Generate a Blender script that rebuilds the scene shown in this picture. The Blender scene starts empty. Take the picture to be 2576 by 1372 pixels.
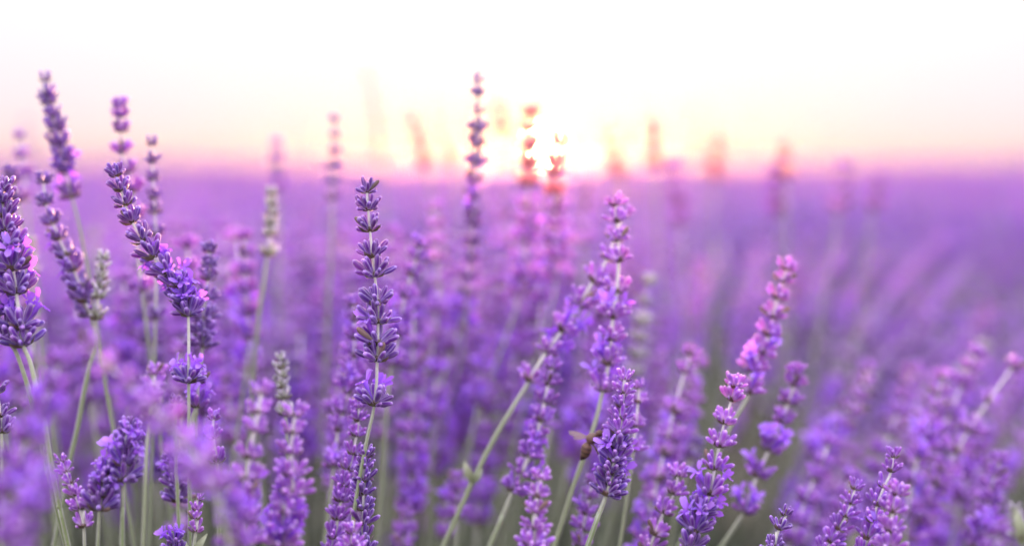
import bpy, math, random
from mathutils import Vector, Matrix, Quaternion, noise
R = random.Random(7)
rad = math.radians
S = bpy.context.scene
COL = S.collection

# ------------------------------------------------------------------ camera
FPX = 4293.0            # focal length in units of a 2576-wide frame (60 mm on 36 mm)
CX, CY = 1288.0, 686.0
D0 = 0.733              # focus distance
PITCH = math.atan((CY - 443.0) / FPX)
CAM = Vector((0, 0, 0.60))
cd = bpy.data.cameras.new("camera")
cam = bpy.data.objects.new("camera", cd)
COL.objects.link(cam)
cam.location = CAM
cam.rotation_euler = (rad(90) - PITCH, 0, 0)
cd.lens = 60; cd.sensor_width = 36
cd.clip_start = 0.02; cd.clip_end = 9000
cd.dof.use_dof = True
cd.dof.focus_distance = D0
cd.dof.aperture_fstop = 3.0
S.camera = cam
CM = Matrix.Translation(CAM) @ Matrix.Rotation(rad(90) - PITCH, 4, 'X')

def at(x, y, d):
    """point seen at (x, y) of the 2576-wide frame, d metres in front of the camera"""
    return CM @ Vector(((x - CX) / FPX * d, -(y - CY) / FPX * d, -d))

# ------------------------------------------------------------------ world and sun
S.view_settings.view_transform = 'Standard'
S.view_settings.look = 'None'
S.view_settings.gamma = 1.0
S.view_settings.use_curve_mapping = False
S.view_settings.exposure = 2.2
S.cycles.use_denoising = True
S.cycles.max_bounces = 8
S.cycles.diffuse_bounces = 5
S.cycles.sample_clamp_indirect = 4.0
S.cycles.caustics_reflective = False
S.cycles.caustics_refractive = False

SUN_AZ = math.atan((1372.0 - CX) / FPX)     # to the right of +Y
SUN_EL = rad(1.05)
SUN = Vector((math.sin(SUN_AZ) * math.cos(SUN_EL), math.cos(SUN_AZ) * math.cos(SUN_EL), math.sin(SUN_EL)))
W = bpy.data.worlds.new("World"); S.world = W; W.use_nodes = True
nt = W.node_tree; N = nt.nodes; L = nt.links
N.clear()

def node(t, **kw):
    n = N.new(t)
    for k, v in kw.items():
        setattr(n, k, v)
    return n

def math_(op, a, b=None, c=None, nn=None, ll=None, clamp=False):
    nn = nn or N; ll = ll or L
    n = nn.new('ShaderNodeMath'); n.operation = op; n.use_clamp = clamp
    for i, v in enumerate((a, b, c)):
        if v is None: continue
        if isinstance(v, (int, float)): n.inputs[i].default_value = v
        else: ll.new(v, n.inputs[i])
    return n.outputs[0]

sky = node('ShaderNodeTexSky', sky_type='NISHITA')
sky.sun_disc = False
sky.sun_elevation = SUN_EL
sky.sun_rotation = SUN_AZ
sky.dust_density = 3.0
bg_sky = node('ShaderNodeBackground'); bg_sky.inputs[1].default_value = 0.006
L.new(sky.outputs[0], bg_sky.inputs[0])
tc = node('ShaderNodeTexCoord')
sep = node('ShaderNodeSeparateXYZ'); L.new(tc.outputs['Generated'], sep.inputs[0])
ramp = node('ShaderNodeValToRGB')           # sky colour by height, made brighter above the view to light the field
zz = math_('POWER', math_('MAXIMUM', sep.outputs[2], 0.0), 0.5)
L.new(zz, ramp.inputs[0])
e = ramp.color_ramp.elements
e[0].position = 0.0;   e[0].color = (0.55, 0.24, 0.24, 1)
e[1].position = 1.0;   e[1].color = (1.42, 1.36, 1.58, 1)
for p, c in ((0.07, (0.54, 0.27, 0.26, 1)), (0.147, (0.52, 0.41, 0.42, 1)), (0.213, (0.51, 0.445, 0.49, 1)), (0.32, (0.53, 0.50, 0.54, 1)), (0.5, (1.15, 1.10, 1.22, 1))):
    q = e.new(p); q.color = c
bg_h = node('ShaderNodeBackground'); bg_h.inputs[1].default_value = 1.12 * 0.365
dotn = node('ShaderNodeVectorMath', operation='DOT_PRODUCT')
nrm = node('ShaderNodeVectorMath', operation='NORMALIZE'); L.new(tc.outputs['Generated'], nrm.inputs[0])
L.new(nrm.outputs[0], dotn.inputs[0]); dotn.inputs[1].default_value = SUN
ang = math_('ARCCOSINE', math_('MINIMUM', dotn.outputs['Value'], 1.0))

low = math_('SUBTRACT', 1.0, math_('MULTIPLY', math_('MAXIMUM', sep.outputs[2], 0.0), 1.0 / math.sin(rad(3.4))), clamp=True)
near = math_('EXPONENT', math_('MULTIPLY', ang, -1.0 / rad(4.2)))
omix = node('ShaderNodeMixRGB'); L.new(math_('MULTIPLY', low, near), omix.inputs[0])
L.new(ramp.outputs[0], omix.inputs[1]); omix.inputs[2].default_value = (0.60, 0.30, 0.01, 1)
L.new(omix.outputs[0], bg_h.inputs[0])

def glow(width_deg, col, strength):
    g = math_('EXPONENT', math_('MULTIPLY', ang, -1.0 / rad(width_deg)))
    b = node('ShaderNodeBackground'); b.inputs[0].default_value = col
    L.new(math_('MULTIPLY', g, strength * 0.365), b.inputs[1])
    return b.outputs[0]
disc = math_('LESS_THAN', ang, rad(0.30))
bd = node('ShaderNodeBackground'); bd.inputs[0].default_value = (1, 0.74, 0.34, 1)
L.new(math_('MULTIPLY', disc, 25.0), bd.inputs[1])
acc = bg_sky.outputs[0]
for o in (bg_h.outputs[0], glow(1.0, (1, 0.72, 0.10, 1), 0.6), glow(4.0, (1, 0.58, 0.03, 1), 0.20), glow(12.0, (0.8, 0.9, .8, 1), 0.05), bd.outputs[0]):
    a = node('ShaderNodeAddShader'); L.new(acc, a.inputs[0]); L.new(o, a.inputs[1]); acc = a.outputs[0]
wo = node('ShaderNodeOutputWorld'); L.new(acc, wo.inputs[0])

sl = bpy.data.lights.new("sun", 'SUN'); sl.energy = 5.0; sl.angle = rad(0.5); sl.color = (1.0, 0.50, 0.32)
so = bpy.data.objects.new("sun", sl); COL.objects.link(so)
so.rotation_euler = SUN.to_track_quat('Z', 'Y').to_euler()

# ------------------------------------------------------------------ materials
def new_mat(name):
    m = bpy.data.materials.new(name); m.use_nodes = True
    m.node_tree.nodes.clear()
    return m, m.node_tree.nodes, m.node_tree.links

def leafy(name, stops, rib=0.0, trans=0.25, tcol=None, sheen=0.6, var=0.36, hue=0.02, speck=0.0, sheen_col=(1, .86, .95, 1), vein=26.0, fuzz=0.0):
    """soft plant tissue: colour by length along the piece (UV v), ribs round it (UV u), variation from piece to piece"""
    m, n, l = new_mat(name)
    uv = n.new('ShaderNodeUVMap'); sx = n.new('ShaderNodeSeparateXYZ'); l.new(uv.outputs[0], sx.inputs[0])
    rp = n.new('ShaderNodeValToRGB'); l.new(sx.outputs[1], rp.inputs[0])
    el = rp.color_ramp.elements
    el[0].position, el[0].color = stops[0][0], (*stops[0][1], 1)
    el[1].position, el[1].color = stops[-1][0], (*stops[-1][1], 1)
    for p, c in stops[1:-1]:
        q = el.new(p); q.color = (*c, 1)
    col = rp.outputs[0]
    geo = n.new('ShaderNodeNewGeometry'); oi = n.new('ShaderNodeObjectInfo')
    rnd = math_('FRACT', math_('ADD', geo.outputs['Random Per Island'], oi.outputs['Random'], nn=n, ll=l), nn=n, ll=l)
    if rib:
        s = math_('SINE', math_('MULTIPLY', sx.outputs[0], vein, nn=n, ll=l), nn=n, ll=l)
        f = math_('MULTIPLY', math_('MAXIMUM', s, 0.0, nn=n, ll=l), rib, nn=n, ll=l)
        mx = n.new('ShaderNodeMixRGB'); l.new(f, mx.inputs[0]); l.new(col, mx.inputs[1]); mx.inputs[2].default_value = (0.62, 0.50, 0.74, 1)
        col = mx.outputs[0]
    tx = n.new('ShaderNodeTexCoord'); ns = n.new('ShaderNodeTexNoise'); ns.inputs['Scale'].default_value = 900.0; ns.inputs['Detail'].default_value = 2
    l.new(tx.outputs['Object'], ns.inputs['Vector'])
    hsv = n.new('ShaderNodeHueSaturation'); l.new(col, hsv.inputs['Color'])
    l.new(math_('ADD', math_('MULTIPLY', rnd, 2 * hue, nn=n, ll=l), 0.5 - hue, nn=n, ll=l), hsv.inputs['Hue'])
    v = math_('ADD', math_('MULTIPLY', math_('FRACT', math_('MULTIPLY', rnd, 7.31, nn=n, ll=l), nn=n, ll=l), 2 * var, nn=n, ll=l), 1.06 - var, nn=n, ll=l)
    v = math_('MULTIPLY', v, math_('ADD', math_('MULTIPLY', ns.outputs[0], 0.5, nn=n, ll=l), 0.75, nn=n, ll=l), nn=n, ll=l)
    l.new(v, hsv.inputs['Value'])
    col = hsv.outputs[0]
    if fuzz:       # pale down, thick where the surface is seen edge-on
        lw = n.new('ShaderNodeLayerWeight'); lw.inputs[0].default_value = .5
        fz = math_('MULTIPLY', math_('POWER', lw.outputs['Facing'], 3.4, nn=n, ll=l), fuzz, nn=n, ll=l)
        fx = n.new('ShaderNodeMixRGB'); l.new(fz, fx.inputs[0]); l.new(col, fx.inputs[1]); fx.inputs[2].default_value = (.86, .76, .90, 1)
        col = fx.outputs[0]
    p = n.new('ShaderNodeBsdfPrincipled'); l.new(col, p.inputs['Base Color'])
    p.inputs['Roughness'].default_value = 0.5
    p.inputs['Specular IOR Level'].default_value = 0.45
    p.inputs['Sheen Weight'].default_value = sheen
    p.inputs['Sheen Roughness'].default_value = 0.2
    p.inputs['Sheen Tint'].default_value = sheen_col
    t = n.new('ShaderNodeBsdfTranslucent')
    if tcol: t.inputs[0].default_value = (*tcol, 1)
    else: l.new(col, t.inputs[0])
    ms = n.new('ShaderNodeMixShader'); ms.inputs[0].default_value = trans
    l.new(p.outputs[0], ms.inputs[1]); l.new(t.outputs[0], ms.inputs[2])
    o = n.new('ShaderNodeOutputMaterial'); l.new(ms.outputs[0], o.inputs[0])
    return m

M = {}
M['dark'] = leafy('violet_calyx', [(0, (.56, .50, .66)), (.2, (.34, .20, .64)), (.48, (.105, .028, .27)), (.86, (.125, .034, .33)), (1, (.46, .26, .78))], rib=.35, trans=.3, tcol=(.58, .20, .74), sheen=.5, fuzz=.9)
M['mid'] = leafy('lavender_calyx', [(0, (.68, .62, .74)), (.28, (.50, .26, .84)), (.58, (.22, .05, .48)), (.88, (.27, .07, .58)), (1, (.68, .38, .95))], rib=.35, trans=.4, tcol=(.72, .28, .80), sheen=.5, fuzz=.9)
M['light'] = leafy('pale_lavender_calyx', [(0, (.84, .80, .82)), (.35, (.70, .44, .90)), (.62, (.28, .07, .60)), (.88, (.38, .12, .74)), (1, (.84, .64, .98))], rib=.3, trans=.45, tcol=(.80, .40, .82), sheen=.5, fuzz=.85)
M['pale'] = leafy('green_white_calyx', [(0, (.40, .46, .28)), (.4, (.52, .54, .44)), (.8, (.54, .48, .60)), (1, (.62, .56, .66))], trans=.3, hue=.02, sheen=.6)
M['rosy'] = leafy('backlight_tinted_calyx', [(0, (.62, .40, .40)), (.5, (.52, .24, .34)), (1, (.70, .38, .46))], trans=.55, tcol=(.95, .50, .52), sheen=.4, fuzz=.5)  # low sun's backlight glow put into the calyx colour of the silhouettes
M['withered'] = leafy('withered_brown_calyx', [(0, (.30, .24, .20)), (1, (.22, .13, .12))], trans=.2, sheen=.3, hue=.01)
M['petal'] = leafy('violet_petal', [(0, (.34, .12, .68)), (.5, (.45, .19, .88)), (1, (.58, .33, .95))], trans=.45, tcol=(.52, .15, .95), sheen=.15, var=.2, hue=.015)
M['bract'] = leafy('brown_bract', [(0, (.16, .15, .07)), (.6, (.16, .10, .08)), (1, (.30, .22, .26))], trans=.2, sheen=.4)
M['stem'] = leafy('downy_green_stem', [(0, (.07, .11, .035)), (.45, (.16, .22, .08)), (.66, (.24, .30, .14)), (.74, (.62, .62, .54)), (1, (.76, .73, .72))], rib=.22, trans=.12, sheen=.4, fuzz=.6, hue=.01, var=.12, vein=25.2)
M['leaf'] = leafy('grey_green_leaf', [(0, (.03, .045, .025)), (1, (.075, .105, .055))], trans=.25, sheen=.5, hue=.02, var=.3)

# ------------------------------------------------------------------ small mesh builder
class MB:
    def __init__(s):
        s.v = []; s.f = []; s.uv = []; s.mi = []; s.mats = []
    def slot(s, m):
        if m not in s.mats: s.mats.append(m)
        return s.mats.index(m)
    def add(s, verts, faces, uvs, mat, T=None):
        b = len(s.v); k = s.slot(mat)
        s.v += [tuple(T @ Vector(v)) for v in verts] if T is not None else [tuple(v) for v in verts]
        for f, u in zip(faces, uvs):
            s.f.append([b + i for i in f]); s.uv.append(u); s.mi.append(k)
    def mesh(s, name, smooth=True):
        me = bpy.data.meshes.new(name)
        me.from_pydata(s.v, [], s.f)
        for m in s.mats: me.materials.append(M[m])
        me.polygons.foreach_set('material_index', s.mi)
        me.polygons.foreach_set('use_smooth', [smooth] * len(s.f))
        uvl = me.uv_layers.new(name='UVMap')
        flat = [c for f in s.uv for p in f for c in p]
        uvl.data.foreach_set('uv', flat)
        me.update()
        return me

def tube_geo(pts, rads, sides, cap=True, vr=(0, 1), squash=1.0):
    """verts, faces, uvs of a tube through pts"""
    n = len(pts); V = []; F = []; U = []
    up = Vector((0.31, 0.22, 0.92))
    tot = [0.0]
    for i in range(1, n): tot.append(tot[-1] + (pts[i] - pts[i - 1]).length)
    for i, p in enumerate(pts):
        t = (pts[min(i + 1, n - 1)] - pts[max(i - 1, 0)]).normalized()
        a = t.cross(Vector((0, 1, 0.1))).normalized(); b = t.cross(a)
        for k in range(sides):
            w = 2 * math.pi * k / sides
            V.append(p + (a * math.cos(w) + b * math.sin(w) * squash) * rads[i])
    for i in range(n - 1):
        v0 = vr[0] + (vr[1] - vr[0]) * tot[i] / tot[-1]; v1 = vr[0] + (vr[1] - vr[0]) * tot[i + 1] / tot[-1]
        for k in range(sides):
            k2 = (k + 1) % sides
            F.append((i * sides + k, i * sides + k2, (i + 1) * sides + k2, (i + 1) * sides + k))
            U.append(((k / sides, v0), ((k + 1) / sides, v0), ((k + 1) / sides, v1), (k / sides, v1)))
    if cap:
        F.append(tuple((n - 1) * sides + k for k in range(sides))); U.append(tuple((k / sides, vr[1]) for k in range(sides)))
        F.append(tuple(reversed(range(sides)))); U.append(tuple((k / sides, vr[0]) for k in range(sides)))
    return V, F, U

def bud_geo(sides, prof, bend=0.10):
    pts = [Vector((bend * t * t, 0, t)) for t, r in prof]
    return tube_geo(pts, [r for t, r in prof], sides)
RB = 0.140
PROF = [(0, .30 * RB), (.16, .62 * RB), (.42, .95 * RB), (.70, 1.06 * RB), (.90, .86 * RB), (1.0, .40 * RB)]
PROF_LO = [(0, .35 * RB), (.45, 1.1 * RB), (.85, 1.05 * RB), (1.0, .35 * RB)]
BUD = [bud_geo(8, PROF, b) for b in (.02, .12, .22)]
BUD_MID = [bud_geo(6, PROF, b) for b in (.02, .14)]
BUD_LO = bud_geo(4, PROF_LO, .1)

def petal_geo(rr, lobes=5, seg=2):
    """two-lipped open flower: short tube and five spread lobes, wavy edged; about 1 unit long"""
    V = []; F = []; U = []
    tv, tf, tu = tube_geo([Vector((0, 0, 0)), Vector((.02, 0, .45)), Vector((.06, 0, .9)), Vector((.1, 0, 1.12))], [.07, .10, .13, .19], 6, cap=False, vr=(0, .4))
    V += tv; F += tf; U += tu
    c = Vector((.1, 0, 1.10))
    for i in range(lobes):
        a = 2 * math.pi * i / lobes + rr.uniform(-.15, .15)
        upper = (i in (0, 1))
        ln = (.56 if upper else .36) * rr.uniform(.85, 1.15)
        wd = (.20 if upper else .145) * rr.uniform(.9, 1.2)
        lift = (.55 if upper else -.05) + rr.uniform(-.15, .15)
        d = Vector((math.cos(a), math.sin(a), 0)); s = Vector((-math.sin(a), math.cos(a), 0))
        rows = [(0.1, .45, .0), (.45, 1.0, .5), (.8, .95, .95), (1.0, .45, 1.05)]
        b = len(V)
        for (t, w, z) in rows:
            q = c + d * (.15 + ln * t) + Vector((0, 0, lift * z * ln + rr.uniform(-.03, .03)))
            V += [q - s * wd * w + Vector((0, 0, rr.uniform(0, .10))), q, q + s * wd * w + Vector((0, 0, rr.uniform(0, .10)))]
        for r_ in range(3):
            for k in range(2):
                i0 = b + r_ * 3 + k
                F.append((i0, i0 + 1, i0 + 4, i0 + 3))
                v0 = .4 + .2 * r_; v1 = v0 + .2
                U.append(((k / 2, v0), ((k + 1) / 2, v0), ((k + 1) / 2, v1), (k / 2, v1)))
    return V, F, U
PET = [petal_geo(random.Random(i)) for i in range(4)]

def bract_geo():
    V = [Vector(v) for v in ((-.30, 0, -.05), (0, .10, -.08), (.30, 0, -.05), (-.42, .30, .35), (0, .48, .30), (.42, .30, .35), (-.24, .42, .75), (0, .55, .72), (.24, .42, .75), (0, .50, 1.10))]
    F = [(0, 1, 4, 3), (1, 2, 5, 4), (3, 4, 7, 6), (4, 5, 8, 7), (6, 7, 9), (7, 8, 9)]
    U = [tuple((V[i].x + .5, max(0, V[i].z)) for i in f) for f in F]
    return V, F, U
BRACT = bract_geo()

def aim(azim, tilt, loc, sc, roll=0.0):
    """matrix: local +z points tilt away from the stem towards azim; local +x bends back up"""
    m = Matrix.Rotation(azim, 4, 'Z') @ Matrix.Rotation(tilt, 4, 'Y') @ Matrix.Rotation(math.pi + roll, 4, 'Z')
    return Matrix.Translation(loc) @ m @ Matrix.Diagonal((sc[0], sc[1], sc[2], 1))

def whorl_plan(rr, full=1.0, openf=0.0):
    """bud and open-flower placements (metres) of one whorl: two opposite fans of buds"""
    out = []
    mm = .001
    weak = rr.choice((0, 1)) if rr.random() < .3 else None
    for side in (0, 1):
        base = side * math.pi
        rows = [(2 if full > .6 else 1, 24, 7.0, 1.0, 1.1), (3 if full > .6 else 2, 44, 7.6, 1.3, .7), (3 if full > .75 else 2, 62, 7.2, 1.4, .2), (2 if full > .9 else 1, 72, 4.4, 1.4, -.2)]
        for ri, (cnt, tilt, ln, ro, z) in enumerate(rows):
            span = rad(105 if ri < 2 else 135)
            for k in range(cnt):
                if rr.random() < (.35 if side == weak else .07): continue
                a = base + (0 if cnt == 1 else (k / (cnt - 1) - .5) * span) + rr.uniform(-.18, .18)
                t = rad(min(88, tilt * (.52 + .72 * full)) + rr.uniform(-8, 8))
                l = ln * rr.uniform(.82, 1.12) * (1 if ri == 3 else (.85 + .15 * full)) * mm
                w = l * rr.uniform(.92, 1.12) if ri < 3 else l * 1.55
                loc = Vector((math.cos(a) * ro * mm, math.sin(a) * ro * mm, z * mm + rr.uniform(-.2, .2) * mm))
                out.append(('bud', aim(a, t, loc, (w, w, l), rr.uniform(-.4, .4))))
        no = openf * 2.2
        while no > 0 and (no >= 1 or rr.random() < no):
            a = base + rr.uniform(-1.2, 1.2); t = rad(rr.uniform(18, 55))
            l = rr.uniform(6.4, 7.4) * mm
            out.append(('pet', aim(a, t, Vector((math.cos(a) * mm, math.sin(a) * mm, 1.2 * mm)), (l, l, l), rr.uniform(-1, 1))))
            no -= 1
    return out

def add_bracts(mb, rr, sc=1.0):
    for side in (0, 1):
        a = side * math.pi + math.pi / 2 * 0 + rr.uniform(-.3, .3)
        T = Matrix.Rotation(a - math.pi / 2, 4, 'Z') @ Matrix.Translation((0, .0006, -.0006)) @ Matrix.Rotation(rad(-34), 4, 'X') @ Matrix.Scale(.0046 * sc, 4)
        mb.add(*BRACT, 'bract', T)
    V, F, U = tube_geo([Vector((0, 0, -.0006)), Vector((0, 0, .0006)), Vector((0, 0, .0016))], [.0008, .0016, .0009], 6)
    mb.add(V, F, U, 'bract')

# shared meshes for single pieces
bud_mesh = {}
for kind in ('dark', 'mid', 'light', 'pale', 'withered'):
    for i, g in enumerate(BUD):
        mb = MB(); mb.add(*g, kind); bud_mesh[kind, i] = mb.mesh('bud')
pet_mesh = []
for g in PET:
    mb = MB(); mb.add(*g, 'petal'); pet_mesh.append(mb.mesh('open_flower'))
rr0 = random.Random(3)
hub_mesh = []
for i in range(4):
    mb = MB(); add_bracts(mb, rr0); hub_mesh.append(mb.mesh('flower_whorl'))
joined = {}
def joined_whorl(kind, fullness, openf, i):
    key = (kind, fullness, openf, i)
    if key not in joined:
        rr = random.Random(hash((len(kind), fullness, openf, i)) & 0xffff)
        mb = MB(); add_bracts(mb, rr)
        for typ, T in whorl_plan(rr, fullness, openf):
            if typ == 'bud': mb.add(*rr.choice(BUD_MID), 'withered' if rr.random() < .018 else kind, T)
            else: mb.add(*rr.choice(PET), 'petal', T)
        joined[key] = mb.mesh('flower_whorl')
    return joined[key]

# ------------------------------------------------------------------ scene helpers
def tag(o, label=None, cat=None, group=None, kind=None):
    if label: o['label'] = label
    if cat: o['category'] = cat
    if group: o['group'] = group
    if kind: o['kind'] = kind
    return o

def link(name, data, parent=None, mw=None):
    o = bpy.data.objects.new(name, data); COL.objects.link(o)
    if parent is not None: o.parent = parent
    if mw is not None: o.matrix_local = mw
    return o

def spline(pts, n):
    """Catmull-Rom through pts, n samples per span"""
    P = [pts[0] * 2 - pts[1]] + list(pts) + [pts[-1] * 2 - pts[-2]]
    out = []
    for i in range(1, len(P) - 2):
        a, b, c, d = P[i - 1], P[i], P[i + 1], P[i + 2]
        for k in range(n):
            t = k / n
            out.append(0.5 * ((2 * b) + (c - a) * t + (2 * a - 5 * b + 4 * c - d) * t * t + (3 * b - a - 3 * c + d) * t ** 3))
    out.append(Vector(P[-2]))
    return out

def stalk(path, wz, kind, sizes, fulls, opens, detail, label, group, rr, stem_r=.00095, kinds=None, rot0=None):
    """path: world points tip -> root. wz: list of distances along the path for the whorls"""
    pts = spline(path, 6)
    cum = [0.0]
    for i in range(1, len(pts)): cum.append(cum[-1] + (pts[i] - pts[i - 1]).length)
    root = pts[-1].copy()
    t = link('lavender_stalk', None)
    t.location = root
    tag(t, label, 'lavender', group)
    last = max(wz) if wz else .01
    rads = [stem_r * (.62 + .22 * min(1, c / last)) if c < last else stem_r * min(1.0, .8 + .2 * (c - last) / .03) for c in cum]
    # v: 1 at the tip, .68 at the lowest whorl, 0 at the ground
    # the bare stem ends inside the topmost whorl
    k0 = 0
    while wz and k0 < len(cum) - 3 and cum[k0 + 1] < wz[0] - .0005: k0 += 1
    sp = [p - root for p in pts[k0:]]
    if wz and cum[k0] < wz[0] - .0005:
        f = (wz[0] - .0005 - cum[k0]) / (cum[k0 + 1] - cum[k0]); sp[0] = sp[0].lerp(sp[1], f)
    V, F, U = tube_geo(sp, rads[k0:], 8 if detail else 6, vr=(cum[k0] / cum[-1], 1))
    tot = cum[-1]; sides = 8 if detail else 6
    def vv(v):
        c = v * tot
        return 1 - .30 * c / last if c < last else .70 * (1 - (c - last) / max(tot - last, .01))
    U = [tuple((a, vv(b)) for a, b in f) for f in U]
    mb = MB(); mb.add(V, F, U, 'stem')
    link('stem', mb.mesh('stem'), t)
    phi = rot0 if rot0 is not None else rr.uniform(0, math.pi)
    for j, c in enumerate(wz):
        i = 1
        while i < len(cum) - 1 and cum[i] < c: i += 1
        f = (c - cum[i - 1]) / max(cum[i] - cum[i - 1], 1e-9)
        p = pts[i - 1].lerp(pts[i], f)
        tan = (pts[i - 1] - pts[i]).normalized()
        q = Vector((0, 0, 1)).rotation_difference(tan).to_matrix().to_4x4()
        ph = phi + (math.pi / 2 if (j % 2) else 0) * .38 + rr.uniform(-.25, .25)
        s = sizes[j]
        Mx = Matrix.Translation(p - root) @ q @ Matrix.Rotation(ph, 4, 'Z') @ Matrix.Scale(s, 4)
        k = kinds[j] if kinds else kind
        if detail:
            w = link('flower_whorl', rr.choice(hub_mesh), t, Mx)
            for typ, T in whorl_plan(rr, fulls[j], opens[j]):
                if typ == 'bud': link('bud', bud_mesh['withered' if rr.random() < .018 else k, rr.randrange(3)], w, T)
                else: link('open_flower', rr.choice(pet_mesh), w, T)
        else:
            link('flower_whorl', joined_whorl(k, fulls[j], opens[j], rr.randrange(4)), t, Mx)
    # topmost tuft of young buds
    return t

BUSH = Vector((-0.03, 1.0, 0.08))
def to_root(p, prev, rr):
    """carry a visible stem on down to the crown of its bush"""
    d = (p - prev).normalized()
    out = []
    step = 0.5 * (p.z - .10)
    if p.z > .12:
        q = p + d * step
        out.append(q)
        r = q + Vector((d.x * .4, d.y * .4, -1)).normalized() * max(q.z - .06, .02)
        out.append(r)
    return out

def placed(P, bases, d, kind, s, label, openb=(), detail=None, full=.8, dd=0.0, kinds=None, r=.84, group=None, phi=0.25):
    """P: frame points tip -> lowest visible point; bases: frame heights of the whorl bases; dd: depth gained from tip to end"""
    rr = random.Random(int(P[0][0] * 7 + P[0][1]))
    y0, y1 = P[0][1], P[-1][1]
    pts = [at(x, y, d + dd * (y - y0) / (y1 - y0)) for x, y in P]
    pts += to_root(pts[-1], pts[-2], rr)
    sp = spline(pts, 6)
    # distances along the path at which the spline passes the wanted frame height
    inv = CM.inverted()
    ys = []; cum = [0.0]
    for i, p in enumerate(sp):
        c = inv @ p
        ys.append(CY + c.y / c.z * FPX)
        if i: cum.append(cum[-1] + (p - sp[i - 1]).length)
    wz = []
    for b in bases:
        i = 1
        while i < len(ys) - 1 and ys[i] < b: i += 1
        f = max(0.0, min(1.0, (b - ys[i - 1]) / max(ys[i] - ys[i - 1], 1e-6)))
        wz.append(cum[i - 1] + f * (cum[i] - cum[i - 1]))
    n = len(bases)
    sizes = [s * 1.10 * (.70 + .30 * min(1.0, k / max(1, min(5, n - 1)))) * rr.uniform(.94, 1.06) for k in range(n)]
    fulls = [min(1.0, full * (.72 + .28 * k / max(1, n - 1)) + .05) for k in range(n)]
    fulls = [round(f * 4) / 4 for f in fulls]
    ob = dict((round(b), .35) if not isinstance(b, tuple) else (round(b[0]), b[1]) for b in openb)
    opens = [ob.get(round(b), 0.0) for b in bases]
    if detail is None: detail = abs(d - D0) < .045
    return stalk(pts, wz, kind, sizes, fulls, opens, detail, label, group, rr, stem_r=r * .001, kinds=kinds, rot0=phi + rr.uniform(-.4, .4))

# ------------------------------------------------------------------ ground
def rise(y):
    """the field climbs a hand's breadth some way off, then runs on level"""
    t = min(max((y - 10) / 32, 0), 1)
    return .30 * t * t * (3 - 2 * t)

def glare_volume():  # added volume, its orange scatter imitates lens glare round the sun
    m = bpy.data.materials.new('glare_haze'); m.use_nodes = True
    n = m.node_tree.nodes; l = m.node_tree.links; n.clear()
    v = n.new('ShaderNodeVolumePrincipled'); v.inputs['Density'].default_value = 0.00017; v.inputs['Anisotropy'].default_value = 0.92
    v.inputs['Color'].default_value = (1.0, .66, .50, 1)
    o = n.new('ShaderNodeOutputMaterial'); l.new(v.outputs[0], o.inputs['Volume'])
    x, y0, y1, z0, z1 = 710, -70, 1210, -1.0, 1.35
    V = [(a, b, c) for c in (z0, z1) for b in (y0, y1) for a in (-x, x)]
    F = [(0, 2, 3, 1), (4, 5, 7, 6), (0, 1, 5, 4), (2, 6, 7, 3), (0, 4, 6, 2), (1, 3, 7, 5)]
    me = bpy.data.meshes.new('glare_volume'); me.from_pydata(V, [], F); me.materials.append(m)
    tag(link('glare_volume', me), label='added thin warm haze standing in for lens glare below the sun', kind='stuff')
glare_volume()

def ground():
    m, n, l = new_mat('dry_field_soil')
    tx = n.new('ShaderNodeTexCoord'); ns = n.new('ShaderNodeTexNoise'); ns.inputs['Scale'].default_value = 3.0; ns.inputs['Detail'].default_value = 8
    l.new(tx.outputs['Object'], ns.inputs['Vector'])
    rp = n.new('ShaderNodeValToRGB'); l.new(ns.outputs[0], rp.inputs[0])
    rp.color_ramp.elements[0].position = .3; rp.color_ramp.elements[0].color = (.07, .055, .045, 1)
    rp.color_ramp.elements[1].position = .75; rp.color_ramp.elements[1].color = (.20, .15, .11, 1)
    p = n.new('ShaderNodeBsdfPrincipled'); p.inputs['Roughness'].default_value = .95
    l.new(rp.outputs[0], p.inputs['Base Color'])
    o = n.new('ShaderNodeOutputMaterial'); l.new(p.outputs[0], o.inputs[0])
    # fine near the camera, coarse further out, one sheet to the horizon
    xs = [-700, -250, -60, -12] + [-6 + i * .25 for i in range(49)] + [12, 60, 250, 700]
    ys = [-60, -8] + [-2 + i * .25 for i in range(49)] + [12, 15, 18, 22, 26, 30, 34, 38, 42, 60, 150, 400, 1200]
    V = []; F = []
    for y in ys:
        for x in xs:
            z = rise(y)
            if abs(x) < 7 and -3 < y < 11: z = noise.noise(Vector((x * 2.3, y * 2.3, 0))) * .025
            V.append((x, y, z))
    w = len(xs)
    for j in range(len(ys) - 1):
        for i in range(w - 1):
            F.append((j * w + i, j * w + i + 1, (j + 1) * w + i + 1, (j + 1) * w + i))
    me = bpy.data.meshes.new('ground'); me.from_pydata(V, [], F); me.materials.append(m)
    me.polygons.foreach_set('use_smooth', [True] * len(F))
    return tag(link('ground', me), kind='structure')
ground()

# ------------------------------------------------------------------ lavender field: bush meshes for the mass beyond the counted stalks
def leaf_geo(rr):
    l = rr.uniform(.028, .045); w = rr.uniform(.0016, .0026); c = rr.uniform(.002, .007)
    V = [Vector((-w * .5, 0, 0)), Vector((w * .5, 0, 0)), Vector((-w, c * .3, l * .45)), Vector((0, c * .3 - .0008, l * .45)), Vector((w, c * .3, l * .45)), Vector((-w * .8, c * .7, l * .8)), Vector((w * .8, c * .7, l * .8)), Vector((0, c, l))]
    F = [(0, 1, 3), (0, 3, 2), (1, 4, 3), (2, 3, 6, 5), (3, 4, 6), (5, 6, 7)]
    U = [tuple((.5, V[i].z / l) for i in f) for f in F]
    return V, F, U

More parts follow.
